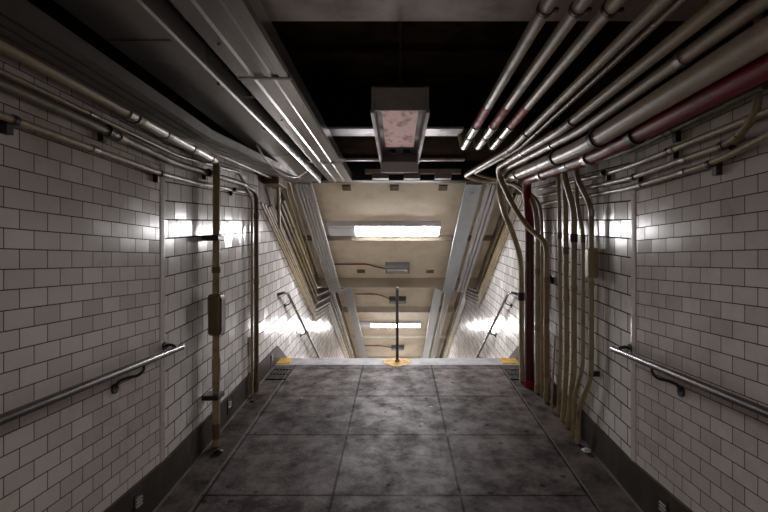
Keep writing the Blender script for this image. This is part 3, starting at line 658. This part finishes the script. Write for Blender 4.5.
def stair_rail(side, pts, label):
    o = MB().tube(pts, .020, .06, n=14).build('handrail', 'rail'); tag(o, label, 'handrail')
    for yy in (6.45, 7.5, 8.6):
        p = pts[2].lerp(pts[3], (yy-pts[2].y)/(pts[3].y-pts[2].y))
        k = MB(); k.tube([p, p+Vector((0, 0, -.06)), Vector((side*1.535, yy, p.z-.09))], .009, .03, n=8); k.tube([Vector((side*1.528, yy, p.z-.09)), Vector((side*1.541, yy, p.z-.09))], .028, n=12)
        k.build('bracket', 'dark_iron', o)
    return o
zr = -.42; y0r = 6.28
lr = lambda s: [C(s*1.53, y0r-.22, zr-.02), C(s*1.46, y0r-.16, zr-.0), C(s*1.46, y0r, zr-.02), C(s*1.46, LAND0, zr-.55*(LAND0-y0r)), C(s*1.46, LAND0+.3, zr-.55*(LAND0-y0r))]
stair_rail(-1, lr(-1), 'steel handrail going down the left stair wall')
stair_rail(1, lr(1), 'steel handrail going down the right stair wall')
# centre rail down the stairs; its first post stands on the yellow patch
yp = 6.02; zf = fz(yp)
e = MB().tube([(0-.01, yp, zf), (-.01, yp, EYE-.365)], .019, n=16).build('centre_rail', 'rail')
tag(e, 'dark steel centre stair rail standing on a round yellow patch at the top edge', 'handrail')
MB().tube([(-.01, yp, zf+.0), (-.01, yp, zf+.03)], .03, n=18).build('post_flange', 'yellow', e)
MB().tube([(-.01, yp, EYE-.372), (-.01, yp, EYE-.345)], .025, n=16).build('post_cap', 'galv_light', e)
zt_ = EYE-.372
MB().tube([(-.01, yp, zt_), (-.01, LAND0, zt_-.52*(LAND0-yp)), (-.01, LAND0+.4, zt_-.52*(LAND0-yp))], .018, .06, n=14).build('rail_tube', 'rail', e)
for yy in (7.68, LAND0-.15):
    zz = zt_-.52*(yy-yp); MB().tube([(-.01, yy, sz(yy)-.15), (-.01, yy, zz)], .018, n=12).build('post', 'rail', e)

# ------------------------------------------------------------------ small things at the floor
b = MB(); n = 28; rad = .125; hh = .004
vs = []
for k in range(n):
    a = 2*math.pi*k/n; r_ = rad*(1+.10*math.sin(3*a)+.06*math.sin(7*a+1)); x = -.01+1.45*r_*math.cos(a); y = 6.0+r_*math.sin(a)*1.35
    vs.append((x, y, fz(y)+.006))
b.add(vs + [(v[0], v[1], v[2]-.006) for v in vs], [tuple(range(n))] + [(i, (i+1) % n, n+(i+1) % n, n+i) for i in range(n)])
tag(b.build('paint_patch', 'yellow'), 'round worn yellow paint patch around the centre post foot', 'paint')
for side, nm in ((-1, 'left'), (1, 'right')):
    xa, xb = side*(WX-.02), side*(1.36 if side < 0 else 1.31)
    a, c = sorted((xa, xb)); ya, yb = 5.93, 6.175
    sk = .08*side*-1
    k = MB().hexa([(a, ya, fz(ya)), (c, ya, fz(ya)), (c, yb, fz(yb)-.004), (a, yb, fz(yb)-.004), (a, ya, fz(ya)+.007), (c, ya, fz(ya)+.007), (c, yb, fz(yb)+.004), (a, yb, fz(yb)+.004)])
    tag(k.build('paint_patch', 'yellow'), 'yellow paint block on the %s end of the top stair edge' % nm, 'paint')
    # drain grate
    a, c = sorted((side*1.50, side*1.27)); ya, yb = 5.36, 5.72
    g = empty('drain_grate', ((a+c)/2, (ya+yb)/2, fz((ya+yb)/2)), 'black slotted drain grate in the %s gutter before the stair edge' % nm, 'grate')
    q = MB().hexa([(a, ya, fz(ya)-.004), (c, ya, fz(ya)-.004), (c, yb, fz(yb)-.004), (a, yb, fz(yb)-.004), (a, ya, fz(ya)-.001), (c, ya, fz(ya)-.001), (c, yb, fz(yb)-.001), (a, yb, fz(yb)-.001)])
    q.build('pit', 'black', g)
    q = MB()
    def slab(x0, x1, y0, y1, h=.009):
        q.hexa([(x0, y0, fz(y0)-.001), (x1, y0, fz(y0)-.001), (x1, y1, fz(y1)-.001), (x0, y1, fz(y1)-.001), (x0, y0, fz(y0)+h), (x1, y0, fz(y0)+h), (x1, y1, fz(y1)+h), (x0, y1, fz(y1)+h)])
    slab(a, c, ya, ya+.02); slab(a, c, yb-.02, yb); slab(a, a+.016, ya, yb); slab(c-.016, c, ya, yb)
    for j in range(1, 6): xx = a+(c-a)*j/6; slab(xx-.005, xx+.005, ya, yb)
    slab(a, c, (ya+yb)/2-.006, (ya+yb)/2+.006)
    q.build('bars', 'dark_iron', g)
def skirting_vent(side, y, label):
    z = (bz(y)+fz(y))/2+.02; x = side*(WX-.018)
    g = empty('skirting_vent', (x, y, z-.06), label, 'vent', 'small vents in the skirting')
    MB().box((x, y-.045, z-.065), (x-side*.006, y+.045, z+.065)).build('vent_plate', 'black_steel', g)
    for j in range(3): 
        zz = z-.012+j*.02
        MB().box((x-side*.006, y-.03, zz), (x-side*.013, y+.03, zz+.009)).build('slat', 'vent', g)
skirting_vent(-1, 2.78, 'small louvred vent in the left skirting near the picture\'s bottom edge')
skirting_vent(-1, 4.28, 'small louvred vent in the left skirting just past the thick drop pipe')
skirting_vent(-1, 5.72, 'small vent in the left skirting beside the drain grate')
skirting_vent(1, 2.72, 'small louvred vent in the right skirting below the handrail')
# litter
def crumple(x, y, s, m, label, name='paper_scrap', cat='litter'):
    bm = bmesh.new(); bmesh.ops.create_icosphere(bm, subdivisions=2, radius=1)
    rnd = random.Random(int(x*1000)); q = MB(); 
    vs = [Vector((v.co.x*s*(.8+rnd.random()*.5), v.co.y*s*(.8+rnd.random()*.5), max(-.25, v.co.z)*s*.5*(.7+rnd.random()*.6))) for v in bm.verts]
    lo = min(v.z for v in vs)
    vs = [v+Vector((x, y, fz(y)-lo+.001)) for v in vs]
    q.add(vs, [[v.index for v in f.verts] for f in bm.faces]); bm.free()
    tag(q.build(name, m), label, cat)
crumple(1.475, 3.72, .035, 'white', 'crumpled white paper scrap at the foot of the right drop pipes')
crumple(-1.45, 4.95-.22, .022, 'dark_iron', 'small dark rubbish lump by the foot of the left olive pipe', 'rubbish', 'litter')
crumple(-1.40, 3.70, .035, 'dark_iron', 'dark rubbish lump at the foot of the thick left drop pipe', 'rubbish', 'litter')
